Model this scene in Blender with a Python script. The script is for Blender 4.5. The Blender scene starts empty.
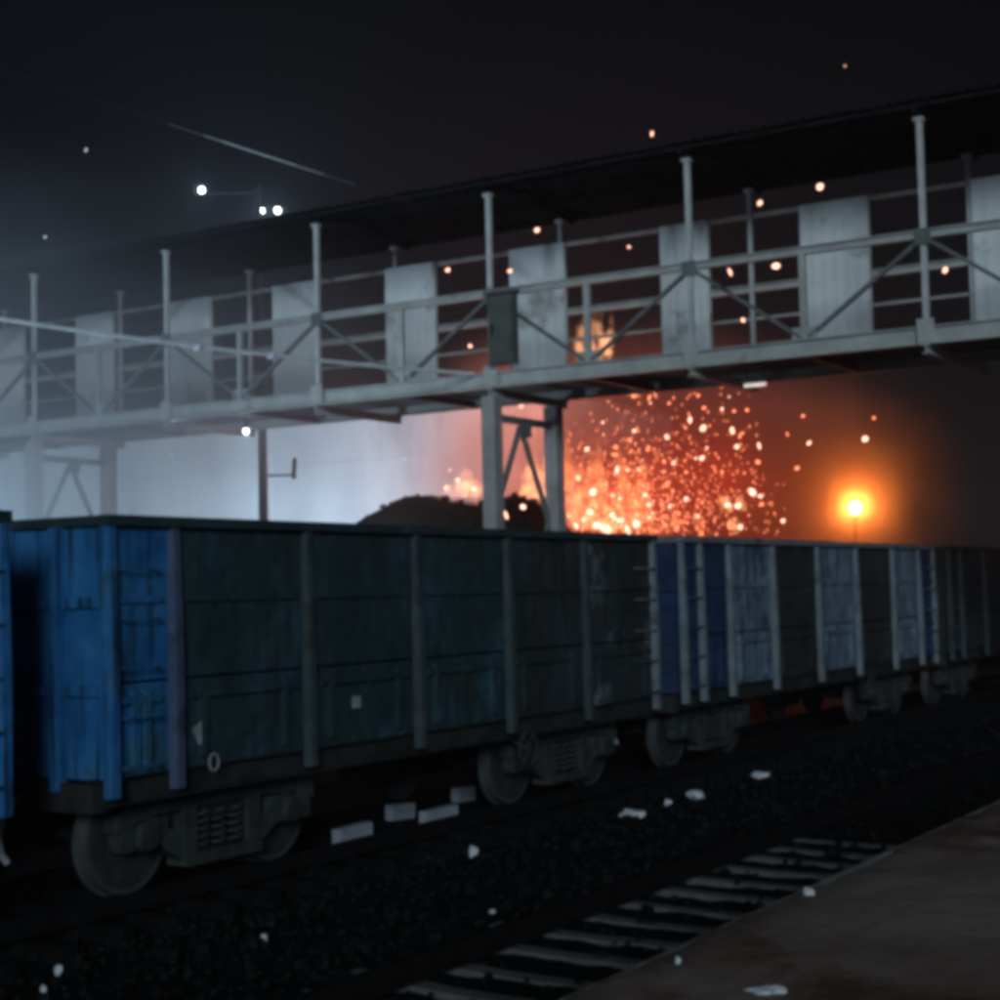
import bpy, bmesh, math, random
from mathutils import Vector, Matrix
random.seed(7)
R = math.radians
scene = bpy.context.scene
col = scene.collection

# ------------------------------------------------------------------ camera
# World: X runs along the tracks (away, to the right), Y across them (away, to the left), Z up, rail top = 0.
CAM = Vector((0, 0, 2.52))
YAW, PITCH, ROLL, FPX = R(32.13), R(3.17), R(1.25), 1608.0
FW = Vector((math.cos(YAW)*math.cos(PITCH), math.sin(YAW)*math.cos(PITCH), math.sin(PITCH)))
r0 = FW.cross(Vector((0, 0, 1))).normalized(); u0 = r0.cross(FW)
RT = r0*math.cos(ROLL) - u0*math.sin(ROLL); UP = u0*math.cos(ROLL) + r0*math.sin(ROLL)
cam = bpy.data.objects.new('camera', bpy.data.cameras.new('camera')); col.objects.link(cam)
cam.matrix_world = Matrix(((RT.x, UP.x, -FW.x, CAM.x), (RT.y, UP.y, -FW.y, CAM.y), (RT.z, UP.z, -FW.z, CAM.z), (0, 0, 0, 1)))
cam.data.sensor_width = 36; cam.data.lens = 36*FPX/1000; cam.data.clip_end = 2000; cam.data.clip_start = 0.05
scene.camera = cam

# ------------------------------------------------------------------ night sky, moon-like key light, exposure
SUN_DIR = Vector((0.80, 0.54, -0.255)).normalized()          # direction the light travels
w = bpy.data.worlds.new('World'); scene.world = w; w.use_nodes = True
nt = w.node_tree; sky = nt.nodes.new('ShaderNodeTexSky'); sky.sky_type = 'NISHITA'; sky.sun_disc = False
el = math.asin(-SUN_DIR.z); sky.sun_elevation = el
sky.sun_rotation = math.atan2(-SUN_DIR.x, -SUN_DIR.y)
nt.links.new(sky.outputs[0], nt.nodes['Background'].inputs[0]); nt.nodes['Background'].inputs[1].default_value = 0.0006
sl = bpy.data.lights.new('moon_light', 'SUN'); sl.energy = 1.4; sl.angle = R(14.0); sl.color = (0.68, 0.87, 1.0)
so = bpy.data.objects.new('moon_light', sl); col.objects.link(so); so.location = (-20, -20, 30)
so.rotation_euler = SUN_DIR.to_track_quat('-Z', 'Y').to_euler()
vs = scene.view_settings; vs.view_transform = 'Standard'; vs.look = 'None'; vs.exposure = 0; vs.gamma = 1; vs.use_curve_mapping = False
cy = scene.cycles; cy.use_denoising = True; cy.max_bounces = 4; cy.diffuse_bounces = 2; cy.glossy_bounces = 2
cy.transparent_max_bounces = 12; cy.volume_bounces = 0; cy.filter_width = 5.0; cy.sample_clamp_indirect = 4
cy.caustics_reflective = False; cy.caustics_refractive = False; cy.volume_step_rate = 1.0; cy.volume_max_steps = 128

# ------------------------------------------------------------------ helpers
def ray(px, py): return FW + RT*((px-500)/FPX) + UP*((500-py)/FPX)
def at(px, py, depth): return CAM + ray(px, py)*depth              # a point at a chosen distance from the camera
def on(px, py, ax, val):
    d = ray(px, py); return CAM + d*((val-CAM[ax])/d[ax])           # a point on a chosen plane

class MB:
    def __init__(s): s.v = []; s.f = []; s.sm = False
    def add(s, vs, fs):
        n = len(s.v); s.v += [tuple(p) for p in vs]; s.f += [tuple(i+n for i in f) for f in fs]; return s
    def box(s, c, d):
        x, y, z = c; a, b, e = d[0]/2, d[1]/2, d[2]/2
        vs = [(x+i*a, y+j*b, z+k*e) for i in (-1, 1) for j in (-1, 1) for k in (-1, 1)]
        return s.add(vs, [(0,1,3,2), (4,6,7,5), (0,4,5,1), (2,3,7,6), (0,2,6,4), (1,5,7,3)])
    def bb(s, x0, x1, y0, y1, z0, z1): return s.box(((x0+x1)/2, (y0+y1)/2, (z0+z1)/2), (x1-x0, y1-y0, z1-z0))
    def bar(s, p, q, w, h, up=(0, 0, 1)):
        p, q, up = Vector(p), Vector(q), Vector(up); d = (q-p).normalized(); a = d.cross(up)
        if a.length < 1e-3: a = d.cross(Vector((1, 0, 0)))
        a.normalize(); b = a.cross(d); a = a*(w/2); b = b*(h/2)
        vs = [p-a-b, p+a-b, p+a+b, p-a+b, q-a-b, q+a-b, q+a+b, q-a+b]
        return s.add(vs, [(3,2,1,0), (4,5,6,7), (0,1,5,4), (1,2,6,5), (2,3,7,6), (3,0,4,7)])
    def channel(s, p, q, w, h, t, up=(0, 0, 1)):
        """I-section: web and two flanges."""
        p, q, up = Vector(p), Vector(q), Vector(up).normalized()
        o = up*(h/2-t/2)
        s.bar(p, q, t*.8, h-2*t-.004, up); s.bar(p+o, q+o, w, t, up); s.bar(p-o, q-o, w, t, up); return s
    def tube(s, pts, r, n=8, cap=True):
        pts = [Vector(p) for p in pts]; rs = r if isinstance(r, (list, tuple)) else [r]*len(pts); vs = []; ref = None
        for i, p in enumerate(pts):
            d = (pts[min(i+1, len(pts)-1)]-pts[max(i-1, 0)]).normalized()
            if ref is None:
                ref = d.cross(Vector((0, 0, 1)))
                if ref.length < 1e-3: ref = d.cross(Vector((1, 0, 0)))
            ref = (ref - d*ref.dot(d)).normalized(); b = d.cross(ref)
            vs += [p + (ref*math.cos(2*math.pi*k/n) + b*math.sin(2*math.pi*k/n))*rs[i] for k in range(n)]
        fs = [(i*n+k, i*n+(k+1) % n, (i+1)*n+(k+1) % n, (i+1)*n+k) for i in range(len(pts)-1) for k in range(n)]
        if cap: fs += [tuple(range(n-1, -1, -1)), tuple((len(pts)-1)*n+k for k in range(n))]
        return s.add(vs, fs)
    def lathe(s, prof, n=28, axis='Y', c=(0, 0, 0)):
        """prof: (radius, offset along axis)"""
        vs = []
        for r, h in prof:
            for k in range(n):
                a = 2*math.pi*k/n; x, y = r*math.cos(a), r*math.sin(a)
                p = {'Y': (x, h, y), 'Z': (x, y, h), 'X': (h, x, y)}[axis]; vs.append((p[0]+c[0], p[1]+c[1], p[2]+c[2]))
        fs = [(i*n+k, i*n+(k+1) % n, (i+1)*n+(k+1) % n, (i+1)*n+k) for i in range(len(prof)-1) for k in range(n)]
        fs += [tuple(range(n)), tuple((len(prof)-1)*n+k for k in range(n))]
        return s.add(vs, fs)
    def prism(s, poly, y0, y1):
        """poly in XZ, extruded along Y"""
        n = len(poly); vs = [(x, y0, z) for x, z in poly] + [(x, y1, z) for x, z in poly]
        fs = [tuple(range(n)), tuple(range(2*n-1, n-1, -1))] + [(i, (i+1) % n, n+(i+1) % n, n+i) for i in range(n)]
        return s.add(vs, fs)
    def mesh(s, name, mat, smooth=False):
        m = bpy.data.meshes.new(name); m.from_pydata(s.v, [], s.f)
        bm = bmesh.new(); bm.from_mesh(m); bmesh.ops.recalc_face_normals(bm, faces=bm.faces); bm.to_mesh(m); bm.free()
        if mat: m.materials.append(mat)
        if smooth:
            m.shade_smooth(); m.set_sharp_from_angle(angle=R(38))
        m.update(); return m
    def build(s, name, mat, parent=None, loc=(0, 0, 0), smooth=False):
        return put(name, s.mesh(name, mat, smooth), parent, loc)

def put(name, mesh, parent=None, loc=(0, 0, 0), rot=None):
    o = bpy.data.objects.new(name, mesh); col.objects.link(o); o.location = loc
    if rot: o.rotation_euler = rot
    if parent: o.parent = parent
    return o
def tag(o, label=None, cat=None, group=None, kind=None):
    if label: o['label'] = label
    if cat: o['category'] = cat
    if group: o['group'] = group
    if kind: o['kind'] = kind
    return o
def thing(name, label, cat, loc=(0, 0, 0), group=None, kind=None):
    o = bpy.data.objects.new(name, None); col.objects.link(o); o.location = loc; o.empty_display_size = .3
    return tag(o, label, cat, group, kind)

def noise_mat(name, c1, c2, scale=3.0, rough=0.8, metal=0.0, bump=0.2, c3=None, s3=0.8, t3=0.55, detail=6, spread=.18, streak=None, spec=.25, runs=None, dent=0):
    """two-tone worn surface; c3 adds larger patches (stain, rust, bare metal) with their own shape."""
    m = bpy.data.materials.new(name); m.use_nodes = True; n = m.node_tree.nodes; l = m.node_tree.links
    b = n['Principled BSDF']; b.inputs['Metallic'].default_value = metal; b.inputs['Specular IOR Level'].default_value = spec
    tc = n.new('ShaderNodeTexCoord'); mp = n.new('ShaderNodeMapping'); l.new(tc.outputs['Object'], mp.inputs[0])
    if streak: mp.inputs['Scale'].default_value = streak
    def nz(sc, det=detail):
        t = n.new('ShaderNodeTexNoise'); t.inputs['Scale'].default_value = sc; t.inputs['Detail'].default_value = det
        t.inputs['Roughness'].default_value = .65; l.new(mp.outputs[0], t.inputs['Vector']); return t
    def ramp(src, lo, hi):
        r = n.new('ShaderNodeMapRange'); r.inputs['From Min'].default_value = lo; r.inputs['From Max'].default_value = hi
        l.new(src, r.inputs['Value']); return r.outputs[0]
    def mix(f, a, bcol):
        x = n.new('ShaderNodeMix'); x.data_type = 'RGBA'; l.new(f, x.inputs[0])
        for sock, c in ((x.inputs[6], a), (x.inputs[7], bcol)):
            if isinstance(c, tuple): sock.default_value = (*c, 1)
            else: l.new(c, sock)
        return x.outputs[2]
    t = nz(scale); c = mix(ramp(t.outputs['Fac'], .5-spread, .5+spread), c1, c2)
    if c3:
        t3n = nz(s3, 8); c = mix(ramp(t3n.outputs['Fac'], t3, t3+.10), c, c3)
    if runs:
        m2 = n.new('ShaderNodeMapping'); m2.inputs['Scale'].default_value = (5, 5, .35); l.new(tc.outputs['Object'], m2.inputs[0])
        rn = n.new('ShaderNodeTexNoise'); rn.inputs['Scale'].default_value = 2.2; rn.inputs['Detail'].default_value = 5; l.new(m2.outputs[0], rn.inputs['Vector'])
        c = mix(ramp(rn.outputs['Fac'], .50, .66), c, runs)
    l.new(c, b.inputs['Base Color'])
    rr = n.new('ShaderNodeMapRange'); rr.inputs['To Min'].default_value = max(rough-.15, .05); rr.inputs['To Max'].default_value = min(rough+.12, 1)
    l.new(t.outputs['Fac'], rr.inputs['Value']); l.new(rr.outputs[0], b.inputs['Roughness'])
    if bump:
        bp = n.new('ShaderNodeBump'); bp.inputs['Strength'].default_value = bump; bp.inputs['Distance'].default_value = .03
        l.new(nz(scale*4).outputs['Fac'], bp.inputs['Height']); l.new(bp.outputs[0], b.inputs['Normal'])
        if dent:
            b2 = n.new('ShaderNodeBump'); b2.inputs['Strength'].default_value = 1; b2.inputs['Distance'].default_value = dent
            l.new(nz(1.7, 2).outputs['Fac'], b2.inputs['Height']); l.new(b2.outputs[0], bp.inputs['Normal'])
    return m
def glow_mat(name, c, strength):
    """something that gives off light, a little uneven"""
    m = bpy.data.materials.new(name); m.use_nodes = True; n = m.node_tree.nodes; l = m.node_tree.links
    n.remove(n['Principled BSDF']); e = n.new('ShaderNodeEmission'); e.inputs[0].default_value = (*c, 1)
    tc = n.new('ShaderNodeTexCoord'); t = n.new('ShaderNodeTexNoise'); t.inputs['Scale'].default_value = 6; l.new(tc.outputs['Object'], t.inputs['Vector'])
    r = n.new('ShaderNodeMapRange'); r.inputs['To Min'].default_value = strength*.6; r.inputs['To Max'].default_value = strength*1.4
    l.new(t.outputs['Fac'], r.inputs['Value']); l.new(r.outputs[0], e.inputs[1]); l.new(e.outputs[0], n['Material Output'].inputs[0])
    m.cycles.emission_sampling = 'NONE'; return m
def point_light(name, loc, power, color, radius, parent=None):
    d = bpy.data.lights.new(name, 'POINT'); d.energy = power; d.color = color; d.shadow_soft_size = radius
    o = bpy.data.objects.new(name, d); col.objects.link(o); o.location = loc
    if parent: o.parent = parent
    return o

M = {
 'earth':   noise_mat('packed_earth', (.020, .018, .016), (.040, .035, .030), 1.3, .95, bump=.6, c3=(.010, .010, .010), s3=.35, spec=.05),
 'ballast': noise_mat('sooty_ballast', (.004, .004, .004), (.011, .011, .0105), 9, .95, bump=1.0, c3=(.008, .008, .008), s3=.6, spec=.05),
 'stone':   noise_mat('ballast_stone', (.003, .003, .003), (.016, .016, .015), 3, .9, bump=.3, spec=.05),
 'plat_g':  noise_mat('platform_concrete', (.18, .175, .17), (.34, .33, .31), 1.6, .9, bump=.5, c3=(.05, .045, .042), s3=.55, t3=.52),
 'plat_r':  noise_mat('trodden_platform_dirt', (.19, .125, .098), (.28, .225, .19), .75, .95, bump=.8, c3=(.10, .050, .038), s3=.55, t3=.49, spread=.13, runs=None, spec=.1),
 'sleeper': noise_mat('concrete_sleeper', (.09, .088, .082), (.16, .156, .148), 4, .9, bump=.4, c3=(.06, .055, .05), s3=2.2, t3=.56),
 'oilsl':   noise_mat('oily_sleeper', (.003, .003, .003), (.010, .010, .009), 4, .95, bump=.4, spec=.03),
 'rail':    noise_mat('rusty_rail', (.006, .005, .005), (.014, .012, .011), 6, .85, bump=.2, spec=.05),
 'blue': noise_mat('blue_wagon_paint', (.014, .095, .26), (.036, .18, .40), 1.6, .5, bump=.15, c3=(.034, .10, .14), s3=.8, t3=.54, runs=(.014, .038, .075), dent=.10),
 'grime': noise_mat('sooty_wagon_side', (.013, .029, .032), (.027, .054, .058), 1.3, .65, bump=.25, c3=(.030, .072, .098), s3=.75, t3=.53, runs=(.024, .032, .030), dent=.08),
 'grime2': noise_mat('rusty_wagon_side', (.014, .022, .025), (.034, .046, .050), 1.5, .7, bump=.3, c3=(.13, .155, .17), s3=1.1, t3=.565, runs=(.028, .024, .020), dent=.08),
 'ribdark': noise_mat('worn_rib_steel', (.026, .040, .042), (.062, .078, .078), 3, .7, bump=.25, c3=(.028, .028, .024), s3=1.2, t3=.50),
 'riblav':  noise_mat('lavender_rib_paint', (.045, .065, .12), (.085, .11, .18), 2.5, .65, bump=.2, c3=(.03, .045, .07), s3=1.3, t3=.52),
 'ribpale': noise_mat('pale_rib_paint', (.10, .125, .14), (.20, .225, .24), 2.5, .65, bump=.2, c3=(.07, .07, .08), s3=1.3, t3=.56),
 'panelpale': noise_mat('faded_blue_panel', (.09, .13, .18), (.20, .25, .31), 1.6, .65, bump=.2, c3=(.04, .06, .10), s3=1.2, t3=.52, runs=(.05, .06, .08), dent=.10),
 'panelblue': noise_mat('dark_blue_panel', (.010, .022, .065), (.022, .050, .12), 1.8, .6, bump=.2, c3=(.03, .035, .045), s3=1.0, t3=.56, runs=(.03, .04, .06), dent=.10),
 'rustdark': noise_mat('dark_rust_panel', (.016, .017, .018), (.036, .036, .036), 1.8, .8, bump=.3, c3=(.055, .055, .058), s3=1.1, t3=.6),
 'under':   noise_mat('greasy_underframe', (.014, .015, .014), (.036, .037, .034), 4, .6, bump=.3),
 'bogie':   noise_mat('dusty_bogie_casting', (.020, .024, .022), (.050, .054, .049), 5, .8, bump=.4, c3=(.018, .018, .016), s3=2.0),
 'wheel':   noise_mat('wheel_steel', (.022, .025, .024), (.055, .058, .054), 5, .6, metal=.2, bump=.2),
 'tread':   noise_mat('polished_tread', (.05, .053, .05), (.09, .09, .086), 6, .5, metal=.2, bump=.05),
 'hose':    noise_mat('pale_brake_hose', (.35, .36, .38), (.55, .56, .58), 8, .5, bump=.1),
 'plate':   noise_mat('white_plate', (.20, .21, .22), (.36, .37, .38), 5, .6, bump=.1),
 'coal':    noise_mat('coal', (.008, .008, .008), (.028, .026, .024), 3, .7, bump=1.0, spec=.05),
 'bsteel':  noise_mat('painted_bridge_steel', (.34, .34, .32), (.50, .50, .47), 2.5, .6, bump=.15, c3=(.14, .11, .09), s3=1.2, t3=.60),
 'bdark':   noise_mat('weathered_bridge_steel', (.10, .105, .10), (.20, .20, .19), 3, .7, bump=.2, c3=(.07, .05, .04), s3=1.5, t3=.57),
 'post':    noise_mat('galvanised_post', (.42, .43, .42), (.60, .60, .58), 3, .5, bump=.1, c3=(.22, .20, .18), s3=2.0, t3=.62),
 'colm':    noise_mat('column_steel', (.26, .24, .23), (.40, .37, .35), 2, .7, bump=.2, c3=(.14, .10, .08), s3=1.5, t3=.6),
 'sheet':   noise_mat('white_metal_sheet', (.66, .67, .66), (.82, .82, .80), 1.4, .6, bump=.1, c3=(.38, .38, .36), s3=1.1, t3=.58),
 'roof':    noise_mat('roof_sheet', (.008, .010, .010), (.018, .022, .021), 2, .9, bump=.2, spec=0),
 'slab':    noise_mat('deck_slab', (.16, .155, .15), (.26, .25, .24), 2, .9, bump=.3),
 'cabinet': noise_mat('grey_green_cabinet', (.060, .064, .058), (.11, .115, .10), 3, .7, bump=.2),
 'clad':    noise_mat('pale_cladding', (.52, .54, .57), (.66, .68, .70), .5, .7, bump=.1, c3=(.44, .46, .48), s3=.25, t3=.56, streak=(1, 1, .3)),
 'wroof':   noise_mat('warehouse_roof', (.03, .03, .03), (.06, .06, .06), 1, .8),
 'dark':    noise_mat('dark_pole', (.010, .011, .012), (.022, .023, .024), 4, .6, bump=.1),
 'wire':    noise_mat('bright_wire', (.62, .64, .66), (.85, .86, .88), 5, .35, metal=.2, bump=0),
 'litter':  noise_mat('white_litter', (.50, .51, .53), (.78, .78, .80), 9, .6, bump=.2),
 'block':   noise_mat('whitewashed_block', (.24, .25, .29), (.38, .39, .44), 5, .8, bump=.3, c3=(.20, .20, .24), s3=3, t3=.58),
 'ember':   glow_mat('ember', (1.0, .24, .11), 2.6),
 'ember_w': glow_mat('hot_ember', (1.0, .48, .34), 3.4),
 'ember_d': glow_mat('cooling_ember', (1.0, .20, .08), 1.3),
 'lampw':   glow_mat('white_lamp', (.92, .97, 1.0), 12),
 'speck':   glow_mat('white_speck', (.80, .90, 1.0), 1.1),
 'tubel':   glow_mat('tube_glow', (1.0, .86, .78), .9),
 'lampo':   glow_mat('sodium_lamp', (1.0, .62, .20), 22),
}

# ------------------------------------------------------------------ ground, platform, tracks
def grid(name, mat, x0, x1, y0, y1, nx, ny, zf, kind='structure'):
    mb = MB(); vs = [(x0+(x1-x0)*i/nx, y0+(y1-y0)*j/ny, 0) for i in range(nx+1) for j in range(ny+1)]
    vs = [(x, y, zf(x, y)) for x, y, _ in vs]
    if name == 'platform_surface': vs = [(x, y+(rg.uniform(-.06, .07) if y > y1-.01 else 0), z-(.05 if y > y1-.01 else 0)) for x, y, z in vs]
    fs = [(i*(ny+1)+j, (i+1)*(ny+1)+j, (i+1)*(ny+1)+j+1, i*(ny+1)+j+1) for i in range(nx) for j in range(ny)]
    mb.add(vs, fs); return tag(mb.build(name, mat, smooth=True), kind=kind)
MB().add([(-240, -240, -.52), (300, -240, -.52), (300, 300, -.52), (-240, 300, -.52)], [(0, 1, 2, 3)]).build('ground', M['earth'])['kind'] = 'structure'
rg = random.Random(3)
def bed_z(x, y):
    if y > 9.4: return -.46 + rg.uniform(-.04, .03)
    if 6.74 < y < 7.5: return -.15 + rg.uniform(-.05, .03)
    if y <= 6.74: return -.238 + rg.uniform(-.018, .018)
    return -.33 + .03*math.sin(x*1.9+y*3)+rg.uniform(-.045, .045)
grid('ballast_bed', M['ballast'], -6, 80, 3.6, 16, 300, 60, bed_z)
# platform: concrete body with a strip of red dirt along its edge
MB().bb(-30, 120, -12, 3.46, -.50, .80).build('platform', M['plat_g'])['kind'] = 'structure'
def plat_z(x, y): return .834 + rg.uniform(0, .020) + .012*math.sin(x*1.1+y*2) - (.03 if y > 3.36 else 0)
grid('platform_surface', M['plat_r'], -10, 60, -8, 3.50, 280, 60, plat_z)

def sleeper_mesh():
    L, mb = 2.75, MB(); prof = [(-.115, -.22), (.115, -.22), (.075, 0), (-.075, 0)]; ys = [-L/2, -.45, .45, L/2]; zz = [0, -.04, -.04, 0]
    vs = [(x, y, z + (dz if z == 0 else 0)) for y, dz in zip(ys, zz) for x, z in prof]
    fs = [(i*4+k, i*4+(k+1) % 4, (i+1)*4+(k+1) % 4, (i+1)*4+k) for i in range(3) for k in range(4)] + [(3, 2, 1, 0), (12, 13, 14, 15)]
    return mb.add(vs, fs).mesh('sleeper', M['sleeper'])
SLP = sleeper_mesh(); SLP2 = SLP.copy(); SLP2.materials[0] = M['oilsl']
RAILP = [(-.07, -.16), (.07, -.16), (.07, -.145), (.012, -.12), (.012, -.045), (.036, -.035), (.036, 0), (-.036, 0), (-.036, -.035), (-.012, -.045), (-.012, -.12), (-.07, -.145)]
def rail_mesh(x0, x1):
    n = len(RAILP); vs = [(x0, y, z) for y, z in RAILP] + [(x1, y, z) for y, z in RAILP]
    return MB().add(vs, [tuple(range(n)), tuple(range(2*n-1, n-1, -1))] + [(i, (i+1) % n, n+(i+1) % n, n+i) for i in range(n)]).mesh('rail', M['rail'])
RAILM = rail_mesh(-8, 90)
TRACK_NEAR, TRACK_TRAIN, ZTR = 5.72, 11.55, -.14
def track(v, u0, u1, phase, SLP, z=0):
    t = thing('railway_track', None, None, (0, v, z), kind='structure')
    for s in (-1, 1): put('rail', RAILM, t, (0, s*.838, 0))
    u = u0 + phase
    while u < u1:
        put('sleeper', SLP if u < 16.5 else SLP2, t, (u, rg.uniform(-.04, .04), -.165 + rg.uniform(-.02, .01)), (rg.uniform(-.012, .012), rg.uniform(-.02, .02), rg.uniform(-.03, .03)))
        u += .65
track(TRACK_NEAR, 4, 48, .0, SLP); track(TRACK_TRAIN, 4, 44, .2, SLP2, ZTR)

# loose ballast stones, too many to count
def stones():
    mb = MB(); rs = random.Random(11)
    base = [(-1, -1, -1), (1, -1, -.8), (1, 1, -1), (-1, 1, -.9), (-.7, -.8, .8), (.8, -.6, 1), (.7, .8, .7), (-.8, .7, .9)]
    fs = [(3, 2, 1, 0), (4, 5, 6, 7), (0, 1, 5, 4), (1, 2, 6, 5), (2, 3, 7, 6), (3, 0, 4, 7)]
    for i in range(11000):
        d = rs.random()**1.7; x = 4 + d*34; y = rs.uniform(3.65, 12.6)
        s = rs.uniform(.012, .034)*(1 if rs.random() < .93 else 1.9); a = rs.uniform(0, 6.28); c, sn = math.cos(a), math.sin(a)
        if y < 6.9 and rs.random() < .6: continue
        z = (-.225 if y < 6.74 else -.15 if y < 7.5 else -.31 if y < 9.4 else -.44) + s*.5 + rs.uniform(-.02, .05)
        if abs(abs(y-TRACK_NEAR)-.838) < .09: z -= .05
        vs = []
        for p in base:
            q = [p[k]*s*rs.uniform(.65, 1.2) for k in range(3)]
            vs.append((x+q[0]*c-q[1]*sn, y+q[0]*sn+q[1]*c, z+q[2]*.8))
        mb.add(vs, fs)
    tag(mb.build('ballast_stones', M['stone']), 'loose dark ballast stones between and around the tracks', 'ballast', kind='stuff')
stones()

# ------------------------------------------------------------------ open freight wagons
ZT, ZB, HW = 3.22, .98, 1.60          # top, bottom of body side, half width
def arc(c, r, a0, a1, n): return [(c[0]+r*math.cos(R(a0+(a1-a0)*i/n)), c[1]+r*math.sin(R(a0+(a1-a0)*i/n))) for i in range(n+1)]
# wheel: disc, rim and flange as one turned shape plus the bright tread ring
WHEEL = MB().lathe([(.055, -.10), (.13, -.10), (.14, -.06), (.19, -.035), (.36, -.015), (.40, -.062), (.493, -.066)], 36, 'Y').lathe([(.40, .06), (.36, .02), (.19, .0), (.14, .05), (.055, .05)], 36, 'Y').mesh('wheel', M['wheel'], True)
TREAD = MB().lathe([(.40, -.064), (.494, -.068), (.500, .035), (.528, .045), (.528, .072), (.40, .072)], 40, 'Y').mesh('tyre', M['tread'], True)
AXLE = MB().lathe([(.075, -1.05), (.075, 1.05)], 14, 'Y').mesh('axle', M['under'], True)
# cast side frame: arched top member, sloping down to the spring nest in the middle
sf = [(-1.36, .60), (-1.30, .72), (-1.02, .80), (-.55, .83), (-.20, .80), (.20, .80), (.55, .83), (1.02, .80), (1.30, .72), (1.36, .60), (1.30, .46), (1.16, .44), (1.13, .56), (.88, .57), (.84, .46),
      (.62, .36), (.40, .24), (-.40, .24), (-.62, .36), (-.84, .46), (-.88, .57), (-1.13, .56), (-1.16, .44), (-1.30, .46)]
def side_frame():
    mb = MB()
    # built from strips so the two windows and the spring opening stay open
    def strip(a, b, y0=-.09, y1=.09):
        n = len(a)
        for i in range(n-1): mb.prism([a[i], a[i+1], b[i+1], b[i]], y0, y1)
    strip([(-1.36, .60), (-1.0, .70), (-.5, .72), (.5, .72), (1.0, .70), (1.36, .60)], [(-1.34, .76), (-1.0, .85), (-.5, .87), (.5, .87), (1.0, .85), (1.34, .76)])
    for s in (-1, 1):
        mb.bar((s*1.02, 0, .66), (s*.40, 0, .27), .18, .14, (0, 1, 0)); mb.bb(*sorted((s*.36, s*.52)), -.10, .10, .30, .74)
        mb.bb(*sorted((s*1.14, s*1.30)), -.085, .085, .42, .66); mb.bb(*sorted((s*.72, s*.86)), -.085, .085, .42, .68)
    mb.bb(-.52, .52, -.13, .13, .19, .30)
    return mb.mesh('side_frame', M['bogie'])
SIDEF = side_frame()
BOX = MB().lathe([(.05, -.14), (.12, -.14), (.14, -.10), (.14, .06), (.11, .08)], 16, 'Y').mesh('axle_box', M['bogie'], True)
def spring():
    mb = MB()
    for dx in (-.23, 0, .23):
        pts = [(dx+.085*math.cos(t*.55), .085*math.sin(t*.55), .31+.36*t/58) for t in range(59)]
        mb.tube(pts, .019, 5)
    return mb.mesh('spring_nest', M['bogie'])
SPRING = spring()
BOLSTER = MB().bb(-.22, .22, -1.12, 1.12, .60, .82).bb(-.32, .32, -.34, .34, .84, .96).mesh('bolster', M['under'])
SHOE = MB().prism([(.0, -.20), (.05, -.20), (.09, 0), (.05, .20), (0, .20), (.035, 0)], -.045, .045).mesh('brake_shoe', M['bogie'])
BEAMB = MB().bar((0, -.95, 0), (0, .95, 0), .09, .10).mesh('brake_beam', M['under'])
def bogie(parent, x):
    b = bpy.data.objects.new('bogie', None); col.objects.link(b); b.parent = parent; b.location = (x, 0, ZTR)
    for dx in (-1, 1):
        put('axle', AXLE, b, (dx, 0, .5))
        for s in (-1, 1):
            put('wheel', WHEEL, b, (dx, s*.838, .5), (0, 0, 0 if s < 0 else math.pi)); put('tyre', TREAD, b, (dx, s*.838, .5), (0, 0, 0 if s < 0 else math.pi))
            put('axle_box', BOX, b, (dx, s*1.06, .53), (0, 0, 0 if s < 0 else math.pi))
            put('brake_shoe', SHOE, b, (dx - math.copysign(.60, dx), s*.83, .52), (0, 0, 0 if dx < 0 else math.pi))
        put('brake_beam', BEAMB, b, (dx - math.copysign(.66, dx), 0, .50))
    for s in (-1, 1):
        put('side_frame', SIDEF, b, (0, s*1.06, 0)); put('spring_nest', SPRING, b, (0, s*1.06, 0))
    put('bolster', BOLSTER, b)
    return b
RIB = MB().bb(-.075, .075, -.085, 0, ZB-.10, ZT-.10).bb(-.105, .105, -.03, .0, ZB-.02, ZT-.12)
rng = random.Random(21)
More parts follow.
